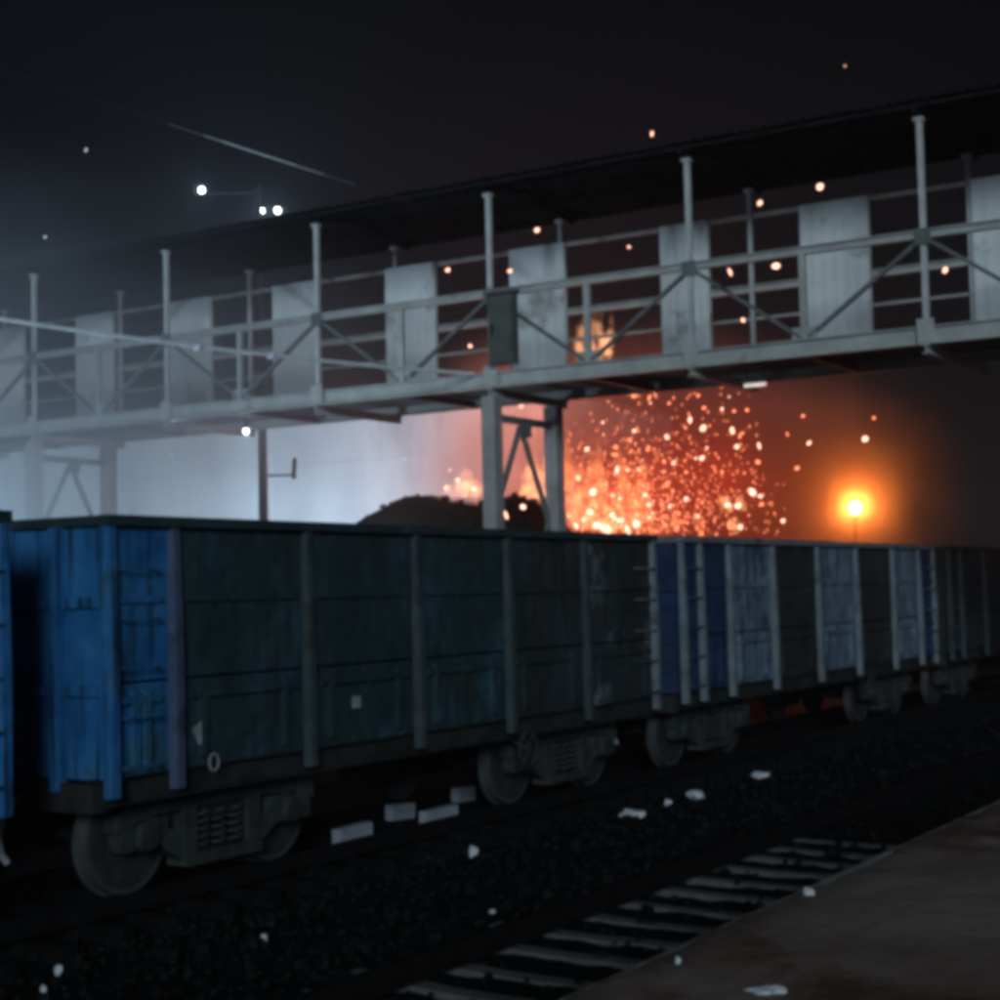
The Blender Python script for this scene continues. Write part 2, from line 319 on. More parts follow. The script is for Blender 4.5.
def wagon(label, u0, L, ribs, panel, rib_mat, coping, end_mat, group='open freight wagons of the train', doors=True, pale_ribs=(), full=True, lav=None):
    """panel(i, x0, x1) -> material of that bay"""
    t = thing('freight_wagon', label, 'wagon', (u0, TRACK_TRAIN, 0), group)
    yn = -HW + .09                                   # sheet plane on the camera side
    edges = [0] + list(ribs) + [L]
    cache = {}
    for s in (-1, 1):
        for i in range(len(edges)-1):
            x0, x1 = edges[i]+.004, edges[i+1]-.004
            if x1 - x0 < .05: continue
            mat = panel(i, x0, x1) if s < 0 else M['rustdark']
            y0, y1 = sorted((s*(HW-.09), s*(HW-.125)))
            zd = ZB + .80
            # upper sheet: dished plate with a pressed horizontal ridge
            mb = MB().bb(x0, x1, y0, y1, zd+.025, ZT-.09)
            zr = zd + .72; mb.bb(x0+.14, x1-.14, *sorted((s*(HW-.09), s*(HW-.055))), zr-.03, zr+.03) if x1-x0 > .6 else None
            mb.build('side_panel', mat, t)
            d = MB().bb(x0, x1, *sorted((s*(HW-.10), s*(HW-.14))), ZB+.02, zd).build('flap_door', mat, t)
            if x1-x0 > .8 and doors and s < 0:
                xm = (x0+x1)/2
                MB().bar((x0+.18, s*(HW-.075), ZB+.66), (x1-.18, s*(HW-.075), ZB+.66), .05, .06).build('door_bar', mat, d)
                for xx in (x0+.35, x1-.35):
                    MB().bb(xx-.035, xx+.035, *sorted((s*(HW-.045), s*(HW-.10))), ZB+.10, ZB+.74).build('hinge_strap', mat, d)
        for k, x in enumerate(edges):
            m = M['ribpale'] if (k in pale_ribs and s < 0) else M['blue'] if (k == 0 and end_mat is M['blue']) else rib_mat
            if k == lav and s < 0: m = M['riblav']
            mb = MB(); hw = .045 if 0 < k < len(edges)-1 else .045; dx = 0 if 0 < k < len(edges)-1 else (.066 if k == 0 else -.066)
            # stanchion: hat section, tapering towards the top, splayed foot
            y_in, y_b, y_t = s*(HW-.088), s*HW, s*(HW-.03)
            pts = []
            for z, yy, hh in ((ZB-.14, y_b, hw), (ZB+1.0, y_b, hw), (ZT-.10, y_t, hw*.85)):
                pts.append([(x+dx-hh-.02, y_in, z), (x+dx-hh, yy, z), (x+dx+hh, yy, z), (x+dx+hh+.02, y_in, z)])
            vs = [p for q in pts for p in q]
            fs = [(a*4+b, a*4+b+1, (a+1)*4+b+1, (a+1)*4+b) for a in (0, 1) for b in range(3)] + [(0, 4, 7, 3), (4, 8, 11, 7), (0, 3, 2, 1), (8, 9, 10, 11)]
            mb.add(vs, fs).build('stanchion', m, t)
        # coping along the top edge and the sole bar below
        MB().bb(0, L, *sorted((s*(HW-.13), s*(HW-.01))), ZT-.088, ZT).build('coping', coping, t)
        sb = MB().channel((.02, s*(HW-.20), ZB-.105), (L-.02, s*(HW-.20), ZB-.105), .14, .24, .018).build('sole_bar', M['under'], t)
    # ends
    for e, x in ((-1, 0), (1, L)):
        xi = x - e*.0
        MB().bb(*sorted((x-e*.07, x-e*.11)), -HW+.13, HW-.13, ZB, ZT-.09).build('end_wall', end_mat, t)
        for y in (-.95, -.32, .32, .95):
            MB().bb(*sorted((x-e*.068, x+e*.03)), y-.055, y+.055, ZB-.10, ZT-.09).build('end_stiffener', end_mat, t)
        for z in (ZB+.75, ZB+1.5):
            for ya, yb in ((-HW+.14, -1.01), (-.89, -.38), (-.26, .26), (.38, .89), (1.01, HW-.14)):
                MB().bb(*sorted((x-e*.067, x-e*.02)), ya, yb, z-.045, z+.045).build('end_rail', end_mat, t)
        MB().bb(*sorted((x-e*.13, x-e*.01)), -HW+.14, HW-.14, ZT-.087, ZT-.002).build('end_coping', coping, t)
        MB().bb(*sorted((x-e*.16, x+e*.02)), -HW+.20, HW-.20, ZB-.27, ZB-.03).build('headstock', M['under'], t)
        # coupler with knuckle
        MB().bar((x-e*.5, 0, .86), (x+e*.30, 0, .86), .16, .16).bb(*sorted((x+e*.30, x+e*.50)), -.17, .10, .72, 1.0).bb(*sorted((x+e*.44, x+e*.53)), .02, .20, .72, 1.0).build('coupler', M['bogie'], t)
        # ladder rungs at the corner, camera side
        xs = x - e*.15
        if full:
            for kz in range(5):
                z = ZB + .10 + kz*.42
                MB().tube([(xs-e*.0, -HW+.09, z), (xs, -HW-.03, z), (xs-e*.42, -HW-.03, z), (xs-e*.42, -HW+.09, z)], .010, 6).build('ladder_rung', M['ribpale'] if (e > 0 and kz > 1) else (M['blue'] if e < 0 else M['ribdark']), t)
            MB().tube([(x+e*.02, -.50, .80), (x+e*.18, -.52, .72), (x+e*.27, -.53, .52), (x+e*.26, -.55, .36), (x+e*.20, -.56, .28)], .032, 8).build('brake_hose', M['hose'] if e < 0 else M['under'], t, smooth=True)
    # floor, load and underframe
    MB().bb(.12, L-.12, -HW+.15, HW-.15, ZB, ZB+.06).build('floor_plate', M['under'], t)
    n = 16; vs = []; fs = []
    for i in range(n+1):
        for j in range(7):
            edge = min(i, n-i, 2)/2*min(j, 6-j, 2)/2
            vs.append((.14+(L-.28)*i/n, -HW+.17+(2*HW-.34)*j/6, ZB+.5+1.25*edge**.5*.75+rng.uniform(-.08, .08)))
    fs = [(i*7+j, (i+1)*7+j, (i+1)*7+j+1, i*7+j+1) for i in range(n) for j in range(6)]
    tag(MB().add(vs, fs).build('coal_load', M['coal'], t, smooth=True), 'coal heaped inside the wagon')
    MB().channel((.1, 0, .86), (L-.1, 0, .86), .36, .30, .03).build('centre_sill', M['under'], t)
    for k in range(1, 6): MB().bar((L*k/6, -HW+.26, .88), (L*k/6, HW-.26, .88), .10, .16).build('cross_bearer', M['under'], t)
    bogie(t, 1.86); bogie(t, L-1.86)
    # brake cylinder, air reservoir, rods and the hand brake wheel on its bracket
    MB().lathe([(.06, -.42), (.17, -.38), (.19, -.30), (.19, .30), (.17, .38), (.06, .42)], 18, 'X', (L*.46, -.72, .66)).build('air_reservoir', M['under'], t, smooth=True)
    MB().lathe([(.05, -.30), (.13, -.28), (.13, .18), (.16, .18), (.16, .24), (.05, .24)], 16, 'X', (L*.60, -.55, .66)).build('brake_cylinder', M['under'], t, smooth=True)
    MB().tube([(2.6, -.40, .55), (L*.46, -.42, .60), (L-2.6, -.40, .55)], .022, 6).build('brake_rod', M['bogie'], t)
    MB().tube([(.1, -1.18, .80), (L*.3, -1.18, .76), (L*.7, -1.18, .76), (L-.1, -1.18, .80)], .02, 6).build('brake_pipe', M['bogie'], t)
    hx = L*.66
    ring = [(hx+.20*math.cos(a*math.pi/10), -HW+.05, .62+.20*math.sin(a*math.pi/10)) for a in range(21)]
    hb = MB().tube(ring, .016, 6)
    for a in (0, 60, 120): hb.bar((hx-.19*math.cos(R(a)), -HW+.05, .62-.19*math.sin(R(a))), (hx+.19*math.cos(R(a)), -HW+.05, .62+.19*math.sin(R(a))), .02, .02, (0, 1, 0))
    hb.tube([(hx, -HW+.05, .62), (hx, -HW+.30, .72), (hx, -HW+.30, .88)], .02, 6).build('hand_brake_wheel', M['bogie'], t)
    return t

W1 = 9.67
rel = lambda us, u0: [round(u-u0, 3) for u in us]
p0 = lambda i, a, b: M['blue']
p1 = lambda i, a, b: (M['blue'] if i == 0 else M['grime'] if i < 4 else M['grime2'])
wagon('nearest open wagon, cut off by the left edge, bright blue end', W1-1.02-9.85, 9.85, [.85, 2.7, 4.56, 6.42, 8.28, 9.2], p0, M['blue'], M['grime'], M['blue'])
w1 = wagon('long sooty dark wagon with blue end and rusty stanchions', W1, 10.25, rel([10.51, 12.36, 14.22, 16.08, 17.94], W1), p1, M['ribdark'], M['grime'], M['blue'], pale_ribs=(6,), lav=1)
u2 = 20.70
ribs2 = rel([21.38, 22.40, 24.10, 26.05, 27.95, 29.95, 31.55], u2)
pat = {0: 'panelblue', 1: 'panelblue', 2: 'panelpale', 3: 'rustdark', 4: 'panelpale', 5: 'rustdark', 6: 'panelpale', 7: 'panelblue'}
wagon('patchy wagon of faded pale and dark blue panels under the burning embers', u2, 32.55-u2, ribs2, lambda i, a, b: M[pat[i]], M['ribpale'], M['ribpale'], M['panelblue'])
u3 = 33.5
wagon('dim dark wagon at the far right end of the train', u3, 10.2, [.9, 2.7, 4.5, 6.3, 8.1, 9.3], lambda i, a, b: M['rustdark'], M['ribdark'], M['rustdark'], M['rustdark'])
# small plates on the long wagon
def plate(px, py, w_, h_, name, mat=None, tilt=0):
    p = on(px, py, 1, TRACK_TRAIN-HW+.07)
    o = MB().box((0, 0, 0), (w_, .012, h_)).build(name, mat or M['plate'], w1, (p.x-W1, p.y-.006-TRACK_TRAIN, p.z)); o.rotation_euler = (0, tilt, 0)
plate(356, 702, .13, .12, 'number_plate'); plate(200, 733, .13, .17, 'tare_plate', None, -.5)
pp = on(214, 762, 1, TRACK_TRAIN-HW-.02)
MB().tube([(.06*math.cos(a*math.pi/8), 0, .075*math.sin(a*math.pi/8)) for a in range(17)], .010, 6).build('tie_ring', M['plate'], w1, (pp.x-W1, pp.y-TRACK_TRAIN, pp.z))

# ------------------------------------------------------------------ covered footbridge
UN, UF, BAY = 23.43, 25.93, 3.82
VP0 = 7.18                                # post by the right edge of the picture
KS = list(range(-3, 9))                   # bay lines along the bridge
Vk = lambda k: VP0 + BAY*k
V0, V1 = Vk(KS[0]), Vk(KS[-1])
ZD, ZC, ZP = 6.0, 7.65, 9.42              # underside of chord, top chord, post tops
br = thing('footbridge', 'long covered steel footbridge with trussed sides crossing over the train', 'footbridge', (UN, Vk(2), 0))
def B(mb, name, mat, smooth=False):
    o = mb.build(name, mat, br, (0, 0, 0), smooth)
    return o
O = Vector((UN, Vk(2), 0))
def lp(u, v, z): return (u-O.x, v-O.y, z)
class BM(MB): pass
for side, u, sg in ((0, UN, -1), (1, UF, 1)):
    for k in KS[:-1]:
        va, vb = Vk(k), Vk(k+1); vm = (va+vb)/2
        # chords between neighbouring posts, one length per bay
        B(MB().channel(lp(u, va+.003, ZD+.135), lp(u, vb-.003, ZD+.135), .13, .27, .022), 'bottom_chord', M['bsteel'])
        B(MB().channel(lp(u, va+.042, ZC), lp(u, vb-.042, ZC), .11, .13, .02), 'top_chord', M['bsteel'])
        if side == 0:
            B(MB().bar(lp(u, vm, ZD+.272), lp(u, vm, ZC-.067), .10, .09, (1, 0, 0)), 'truss_upright', M['bsteel'])
            B(MB().bar(lp(u+.02, va+.06, ZC-.08), lp(u+.02, vm-.06, ZD+.30), .06, .07, (1, 0, 0)), 'diagonal_brace', M['bdark'])
            B(MB().bar(lp(u+.02, vb-.06, ZC-.08), lp(u+.02, vm+.06, ZD+.30), .06, .07, (1, 0, 0)), 'diagonal_brace', M['bdark'])
            B(MB().bb(u-.012-O.x, u+.012-O.x, vm-.2-O.y, vm+.2-O.y, ZD+.274, ZD+.46), 'gusset_plate', M['bsteel'])
    for k in KS:
        v = Vk(k); r = .040 if side == 0 else .034
        # square post with a cap bracket; gusset at the top chord
        B(MB().bb(u-r-O.x, u+r-O.x, v-r-O.y, v+r-O.y, ZD+.276, ZP-.06), 'post', M['post'])
        B(MB().bb(u-.065-O.x, u+.065-O.x, v-.065-O.y, v+.085-O.y, ZP-.058, ZP-.01), 'post_cap', M['post'])
        if side == 0:
            B(MB().bb(u-.060-O.x, u-.044-O.x, v-.12-O.y, v+.12-O.y, ZC-.17, ZC+.08), 'gusset_plate', M['bdark'])
            B(MB().bb(u-.076-O.x, u-.068-O.x, v-.13-O.y, v+.13-O.y, ZD+.03, ZD+.38), 'gusset_plate', M['bsteel'])
# far side: rails and white sheets on alternate bays
for k in KS[:-1]:
    va, vb = Vk(k), Vk(k+1)
    for z, h in ((6.62, .05), (7.12, .05), (8.15, .05), (8.93, .07)):
        B(MB().bar(lp(UF+.0, va+.06, z), lp(UF+.0, vb-.06, z), .05, h), 'hand_rail', M['bsteel'])
sh_w = 1.20
v = 8.86 - 2.93*3
SHEETS = []
while v < V1-1.5:
    SHEETS.append((v, v+sh_w*(.78 if abs(v-11.95) < .4 else 1))); v += 2.93
for a, b in SHEETS:
    n = 12; vs = []
    for i in range(n*2+1):
        y = a+(b-a)*i/(n*2); dx = .003*math.sin(i*math.pi/2)
        vs += [(UF-.07+dx-O.x, y-O.y, 6.34), (UF-.07+dx-O.x, y-O.y, 8.97)]
    nn = len(vs); vs += [(x+.006, y, z) for x, y, z in vs]
    fs = []
    for i in range(n*2):
        q = (i*2, i*2+1, i*2+3, i*2+2); fs += [q, tuple(nn+t for t in q[::-1])]
    fs += [(0, 1, nn+1, nn), (nn-2, nn-1, 2*nn-1, 2*nn-2)]
    s = MB().add(vs, fs).build('side_sheet', M['sheet'], br)
    for e in (a, b): MB().bar(lp(UF-.028, e, 6.34), lp(UF-.028, e, 8.90), .04, .04, (1, 0, 0)).build('sheet_frame', M['bsteel'], s)
# deck slabs, floor beams
for k in KS[:-1]:
    for h in range(2):
        va = Vk(k)+BAY*h/2
        B(MB().bb(UN+.085-O.x, UF-.085-O.x, va+.01-O.y, va+BAY/2-.01-O.y, ZD+.17, ZD+.27), 'deck_slab', M['slab'])
        lowered = (h == 0)
        B(MB().channel(lp(UN-.10 if h == 0 else UN+.09, va, ZD-.075 if h == 0 else ZD+.06), lp(UF+(.75 if k == 0 else .10) if h == 0 else UF-.09, va, ZD-.075 if h == 0 else ZD+.06), .11, .14, .016), 'floor_beam', M['bsteel'] if h == 0 else M['bdark'])
# roof: purlins, rafters and corrugated sheets, one per metre
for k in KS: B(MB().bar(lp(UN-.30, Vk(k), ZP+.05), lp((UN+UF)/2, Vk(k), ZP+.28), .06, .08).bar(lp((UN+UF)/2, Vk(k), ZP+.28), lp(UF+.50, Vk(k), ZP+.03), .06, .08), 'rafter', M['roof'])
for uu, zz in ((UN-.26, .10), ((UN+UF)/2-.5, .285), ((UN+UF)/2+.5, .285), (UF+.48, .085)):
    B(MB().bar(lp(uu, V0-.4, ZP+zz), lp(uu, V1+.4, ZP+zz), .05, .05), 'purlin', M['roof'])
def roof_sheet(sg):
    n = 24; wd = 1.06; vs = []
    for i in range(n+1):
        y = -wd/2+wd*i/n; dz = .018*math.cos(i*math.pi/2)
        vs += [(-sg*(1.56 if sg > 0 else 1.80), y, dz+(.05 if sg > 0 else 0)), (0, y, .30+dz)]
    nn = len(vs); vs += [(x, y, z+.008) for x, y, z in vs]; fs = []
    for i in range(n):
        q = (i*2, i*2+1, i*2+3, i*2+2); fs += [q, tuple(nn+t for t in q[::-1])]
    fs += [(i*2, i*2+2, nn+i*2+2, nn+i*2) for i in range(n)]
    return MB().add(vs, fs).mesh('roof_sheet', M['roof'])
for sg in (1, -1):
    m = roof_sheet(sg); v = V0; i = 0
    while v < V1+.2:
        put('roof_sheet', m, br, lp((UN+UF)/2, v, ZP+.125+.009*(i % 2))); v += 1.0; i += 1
# piers: two columns, cross beam, inverted-V bracing
for k in (-2, 2, 5, 8):
    v = Vk(k)+.04; zb = .80 if k == -2 else -.52; fr = UN+.02; re = UN+2.14
    for u in (fr, re):
        B(MB().bar(lp(u, v, zb), lp(u, v, ZD-.148), .26, .27, (0, 1, 0)), 'column', M['colm'])
        B(MB().bb(u-.25-O.x, u+.25-O.x, v-.25-O.y, v+.25-O.y, zb, zb+.06), 'base_plate', M['colm'])
    B(MB().bar(lp(fr+.14, v, 5.50), lp(re-.14, v, 5.50), .10, .12), 'cross_beam', M['bdark'])
    um = (fr+re)/2
    B(MB().bb(um-.18-O.x, um+.18-O.x, v-.055-O.y, v-.04-O.y, 5.22, 5.47), 'gusset_plate', M['bdark'])
    for u in (fr+.12, re-.12): B(MB().bar(lp(um, v+.07, 5.42), lp(u, v+.07, 3.75), .075, .075, (0, 1, 0)), 'pier_brace', M['bdark'])
    for u in (fr+.12, re-.12): B(MB().bar(lp(u, v+.07, 3.70), lp(um, v+.07, 2.05), .075, .075, (0, 1, 0)), 'pier_brace', M['bdark'])

# cabinet hung on the truss by the middle post
p = on(497, 340, 0, UN-.12); cb = thing('switch_cabinet', 'tall dark grey-green cabinet fixed to the truss beside a post', 'cabinet', (p.x, p.y-.15, ZD+.36))
MB().bb(-.10, .035, -.26, .26, 0, 1.22).build('case', M['cabinet'], cb)
MB().bb(-.125, -.102, -.23, .23, .03, 1.19).build('door', M['cabinet'], cb)
MB().bb(-.15, -.127, .15, .19, .52, .70).build('handle', M['dark'], cb)
MB().prism([(-.16, 1.222), (.06, 1.222), (.06, 1.29), (-.16, 1.25)], -.29, .29).build('rain_hood', M['cabinet'], cb)

# ------------------------------------------------------------------ warehouse behind, floodlit
WU = 46.0; WV0, WV1, WH = 26.75, 82, 9.1
wh = thing('warehouse', 'wide pale floodlit warehouse wall behind the left half of the bridge', 'building', (WU, WV0, -.52))
nP = 14; dv = (WV1-WV0)/nP
for i in range(nP):
    for j in range(5):
        z0 = .5 + j*1.82
        MB().bb(0, .12, i*dv+.003, (i+1)*dv-.003, z0+.006, z0+1.82-.006).build('wall_panel', M['clad'], wh)
MB().bb(.02, 9, .02, WV1-WV0-.02, 0, WH+.48).build('wall', M['clad'], wh)
MB().bb(-.06, .14, 0, WV1-WV0, 0, .49).build('plinth', M['slab'], wh)
rf = MB().prism([(-.5, WH+.50), (4.5, WH+1.2), (9.5, WH+.50)], -.4, WV1-WV0+.4).build('roof', M['wroof'], wh)
MB().bb(-.62, -.50, -.3, WV1-WV0+.3, WH+.42, WH+.56).build('gutter', M['wroof'], rf)

def flood(label, loc, aim, power, size=.45):
    t = thing('floodlight', label, 'floodlight', loc, 'floodlights washing the warehouse wall')
    MB().tube([(0, 0, 0), (0, 0, 1.3)], .04, 8).build('stand', M['dark'], t)
    for a in (0, 120, 240): MB().bar((0, 0, .5), (.5*math.cos(R(a)), .5*math.sin(R(a)), 0.02), .03, .03).build('leg', M['dark'], t)
    d = (Vector(aim)-Vector(loc)-Vector((0, 0, 1.5))).normalized(); q = d.to_track_quat('X', 'Z').to_euler()
    h = MB().bb(-.16, .0, -.30, .30, -.22, .22).build('housing', M['dark'], t, (0, 0, 1.55)); h.rotation_euler = q
    MB().bb(.002, .02, -.27, .27, -.19, .19).build('lens', M['lampw'], h)
    L = bpy.data.lights.new('flood_lamp', 'SPOT'); L.energy = power; L.spot_size = R(178); L.spot_blend = .5; L.shadow_soft_size = .2; L.color = (.56, .80, 1.0)
    o = bpy.data.objects.new('flood_lamp', L); col.objects.link(o); o.parent = t; o.location = Vector((0, 0, 1.55)) + d*.12
    o.rotation_euler = d.to_track_quat('-Z', 'Y').to_euler()
for px, lab, pw, du in ((20, 'floodlight on a tripod behind the first blue wagon', 3200, 10), (165, 'floodlight on a tripod nearest the brightest patch of warehouse wall', 2500, 8), (330, 'floodlight on a tripod nearest the coal heap', 200, 9)):
    p = on(px, 560, 0, WU-du); flood(lab, (p.x, p.y, -.52), (WU, p.y, 4.0), pw)
p = at(-75, 560, 25.5); flood('added unseen floodlight behind the first wagon, lighting the smoke round the bridge', (p.x, p.y, -.52), (p.x+2, p.y+3.0, 6.5), 2200)  # added off-frame lamp, there to light the smoke at the left

# ------------------------------------------------------------------ poles, lamps, wires
# lamp bracket under the deck
def hang_lamp(px, py, depth, label, sz, mat='lampw', power=0):
    p = at(px, py, depth); t = thing('bulkhead_lamp', label, 'lamp', p, 'small lamps hung under the bridge deck')
    MB().lathe([(.02, .09), (.6*sz, .08), (sz, .0), (sz*.9, -.02)], 16, 'Z').build('hood', M['dark'], t, smooth=True)
    MB().lathe([(sz*.85, -.022), (sz*.8, -.07), (sz*.4, -.12), (.01, -.13)], 16, 'Z').build('bulb', M[mat], t, smooth=True)
    MB().tube([(0, 0, .09), (0, 0, max(.2, 6.0-p.z-.0))], .012, 6).build('hanger', M['dark'], t)
    if power: point_light('lamp_light', (0, 0, -.16), power, (.66, .85, 1.0), .08, t)
q = on(246, 428, 0, 24.6); hang_lamp(246, 428, (q-CAM).dot(FW), 'bright white lamp hung under the deck above the pole', .06, 'lampw', 14)
q = on(172, 420, 0, 24.6); hang_lamp(172, 420, (q-CAM).dot(FW), 'smaller faint lamp hung under the deck nearer the left pier', .035, 'lampw', 6)
p = on(755, 385, 0, 25.0); t = thing('tube_lamp', 'short pale tube lamp under the deck above the embers', 'lamp', p)
MB().bb(-.05, .05, -.20, .20, .03, .08).build('batten', M['sheet'], t)
MB().tube([(0, -.19, 0), (0, .19, 0)], .028, 8).build('tube', M['tubel'], t, smooth=True)
for dy in (-.15, .15): MB().tube([(0, dy, .08), (0, dy, max(.15, 6.1-p.z))], .008, 5).build('hanger', M['dark'], t)
# tall mast beyond the bridge: three lamp heads and, lower down, a side arm with a box
MD = 40.0
p = at(263, 480, MD); t = thing('lighting_mast', 'thin dark mast with three white lamps, rising behind the bridge', 'mast', (p.x, p.y, -.52))
z1 = at(271, 207, MD).z + .52; z2 = at(205, 186, MD).z + .52; right = Vector((RT.x, RT.y, 0)).normalized()
MB().tube([(0, 0, 0), (0, 0, z2+.1)], [.15, .07], 10).build('shaft', M['dark'], t, smooth=True)
MB().bar(right*-1.55+Vector((0, 0, z2-.10)), Vector((0, 0, z2-.10)), .05, .05).build('cross_arm', M['dark'], t)
MB().bar(Vector((0, 0, z1-.16)), right*.62+Vector((0, 0, z1-.16)), .05, .05).build('cross_arm', M['dark'], t)
for dx, zz, sc in ((-1.44, z2, 1.0), (.06, z1, .85), (.46, z1, 1.0)):
    f = -Vector((FW.x, FW.y, .35)).normalized()
    hd = MB().box((-.10, 0, 0), (.18, .40, .26)).build('lamp_head', M['dark'], t, right*dx+Vector((0, 0, zz))); hd.rotation_euler = f.to_track_quat('X', 'Z').to_euler()
    MB().lathe([(.01, .04*sc), (.05*sc, .03*sc), (.072*sc, .0), (.072*sc, -.008)], 14, 'X').build('lens', M['lampw'], hd, smooth=True)
    L = bpy.data.lights.new('mast_lamp', 'SPOT'); L.energy = 130; L.spot_size = R(150); L.spot_blend = .7; L.shadow_soft_size = .1; L.color = (.72, .88, 1.0)
    o = bpy.data.objects.new('mast_lamp', L); col.objects.link(o); o.parent = hd; o.location = (.16, 0, 0); o.rotation_euler = (0, -math.pi/2, 0)
zb = at(290, 475, MD).z + .52
MB().tube([(0, 0, zb), right*.76+Vector((0, 0, zb))], .03, 6).build('side_arm', M['dark'], t)
MB().tube([right*.76+Vector((0, 0, zb-.10)), right*.80+Vector((0, 0, zb+.42))], .055, 8).build('siren', M['dark'], t)
# orange sodium lamp beyond the train
p = at(855, 507, 43.0); sod = thing('street_lamp', 'glowing orange lamp on a post beyond the patchy blue wagon', 'street lamp', (p.x, p.y, -.52))
zt = p.z+.52
MB().tube([(0, 0, 0), (0, 0, zt-.30)], [.10, .07], 10).build('post', M['dark'], sod, smooth=True)
MB().lathe([(.05, zt-.30), (.14, zt-.26), (.16, zt-.21), (.06, zt-.205)], 14, 'Z').build('collar', M['dark'], sod, smooth=True)
MB().lathe([(.10, zt-.20), (.15, zt-.11), (.18, zt), (.15, zt+.09), (.07, zt+.15), (.01, zt+.17)], 18, 'Z').build('globe', M['lampo'], sod, smooth=True)
point_light('sodium_light', (0, 0, zt), 1400, (1.0, .29, .05), .27, sod)
# cable running down to the bridge, with two clamps
e0 = at(-60, 309, 24.0); e1 = on(474, 374, 0, UN-.10)
mid = [e0.lerp(e1, i/24) - Vector((0, 0, .20*4*(i/24)*(1-i/24)*.5)) for i in range(25)]
ext = e0 + (e0-e1).normalized()*30
cbt = thing('overhead_cable', 'pale sagging cable running down from the left to the middle bridge post', 'cable', e1)
MB().tube([ext-e1]+[m_-e1 for m_ in mid], .034, 6).build('strand', M['wire'], cbt, smooth=True)
for t_ in (.445, .585):
    c = e0.lerp(e1, t_) - Vector((0, 0, .20*4*t_*(1-t_)*.5)) - e1
    MB().lathe([(.02, -.09), (.07, -.06), (.05, 0), (.07, .06), (.02, .09)], 10, 'Y', c).build('insulator', M['litter'], cbt, smooth=True)
# upper wire, its glint painted as paler middle segments, beyond the roof
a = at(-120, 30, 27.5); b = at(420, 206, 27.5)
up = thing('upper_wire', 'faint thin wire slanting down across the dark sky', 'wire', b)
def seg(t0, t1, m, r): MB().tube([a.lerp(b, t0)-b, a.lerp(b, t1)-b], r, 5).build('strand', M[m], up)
seg(0, .54, 'dark', .007); seg(.535, .60, 'bdark', .008); seg(.60, .635, 'wire', .006); seg(.635, .77, 'wire', .011); seg(.77, .82, 'wire', .006); seg(.82, .88, 'bdark', .008); seg(.87, 1, 'dark', .007)  # grey and dark strands fade the painted glint out at both ends

# ------------------------------------------------------------------ burning coal heap
def heap(name, label, c, profile, depth_r, seed):
    """profile: (distance along the picture plane, height) ridge line; slopes fall off to both sides"""
    rs = random.Random(seed); t = thing(name, label, 'heap', (c.x, c.y, -.52))
    rt = Vector((RT.x, RT.y, 0)).normalized(); fw = Vector((FW.x, FW.y, 0)).normalized()
    nx, ny = 70, 34; s0, s1 = profile[0][0]-5, profile[-1][0]+5
    def ridge(s):
        if s <= profile[0][0]: return max(0, profile[0][1]-(profile[0][0]-s)*.85)
        if s >= profile[-1][0]: return max(0, profile[-1][1]-(s-profile[-1][0])*.85)
        for (a_, ha), (b_, hb) in zip(profile, profile[1:]):
            if a_ <= s <= b_: return ha+(hb-ha)*(s-a_)/(b_-a_)
    vs = []
    for i in range(nx+1):
        s = s0+(s1-s0)*i/nx
        for j in range(ny+1):
            q = -depth_r+2*depth_r*j/ny; h = max(0, ridge(s)-max(0, abs(q)-.25)*.80)
            h += (rs.uniform(-.03, .03) if h > .05 else 0)
            p = rt*s + fw*q; vs.append((p.x, p.y, h))
    fs = [(i*(ny+1)+j, (i+1)*(ny+1)+j, (i+1)*(ny+1)+j+1, i*(ny+1)+j+1) for i in range(nx) for j in range(ny)]
    MB().add(vs, fs).build('coal_pile', M['coal'], t, smooth=True)
    mb = MB()
    for _ in range(260):
        s = rs.uniform(profile[0][0]-3, profile[-1][0]+3); q = rs.uniform(-3.5, .3); h = ridge(s)-max(0, abs(q)-.25)*.80
        if h < .3: continue
        p = rt*s+fw*q; r_ = rs.uniform(.03, .07)
        mb.add([(p.x+r_*rs.uniform(.6, 1)*dx, p.y+r_*rs.uniform(.6, 1)*dy, h+r_*rs.uniform(.5, .9)*dz) for dx, dy, dz in ((-1,-1,-1), (1,-1,-1), (1,1,-1), (-1,1,-1), (-.8,-.7,1), (.7,-.8,.8), (.8,.8,1), (-.7,.8,.8))],
               [(3, 2, 1, 0), (4, 5, 6, 7), (0, 1, 5, 4), (1, 2, 6, 5), (2, 3, 7, 6), (3, 0, 4, 7)])
    tag(mb.build('coal_lumps', M['coal'], t), 'loose lumps of coal', kind='stuff')
    return t
HD = 36.0
def prof(pts, px0): 
    out = []
    for px, py in pts:
        p = at(px, py, HD); out.append(((px-px0)/FPX*HD, p.z+.52))
    return out
c0 = at(470, 500, HD)
heap('coal_heap', 'dark coal heap silhouetted against the fire behind the bridge pier', c0,
     prof([(352, 524), (380, 508), (405, 497), (425, 495), (450, 498), (476, 503), (492, 500), (512, 494), (530, 498), (550, 510), (566, 526)], 470), 6.5, 5)

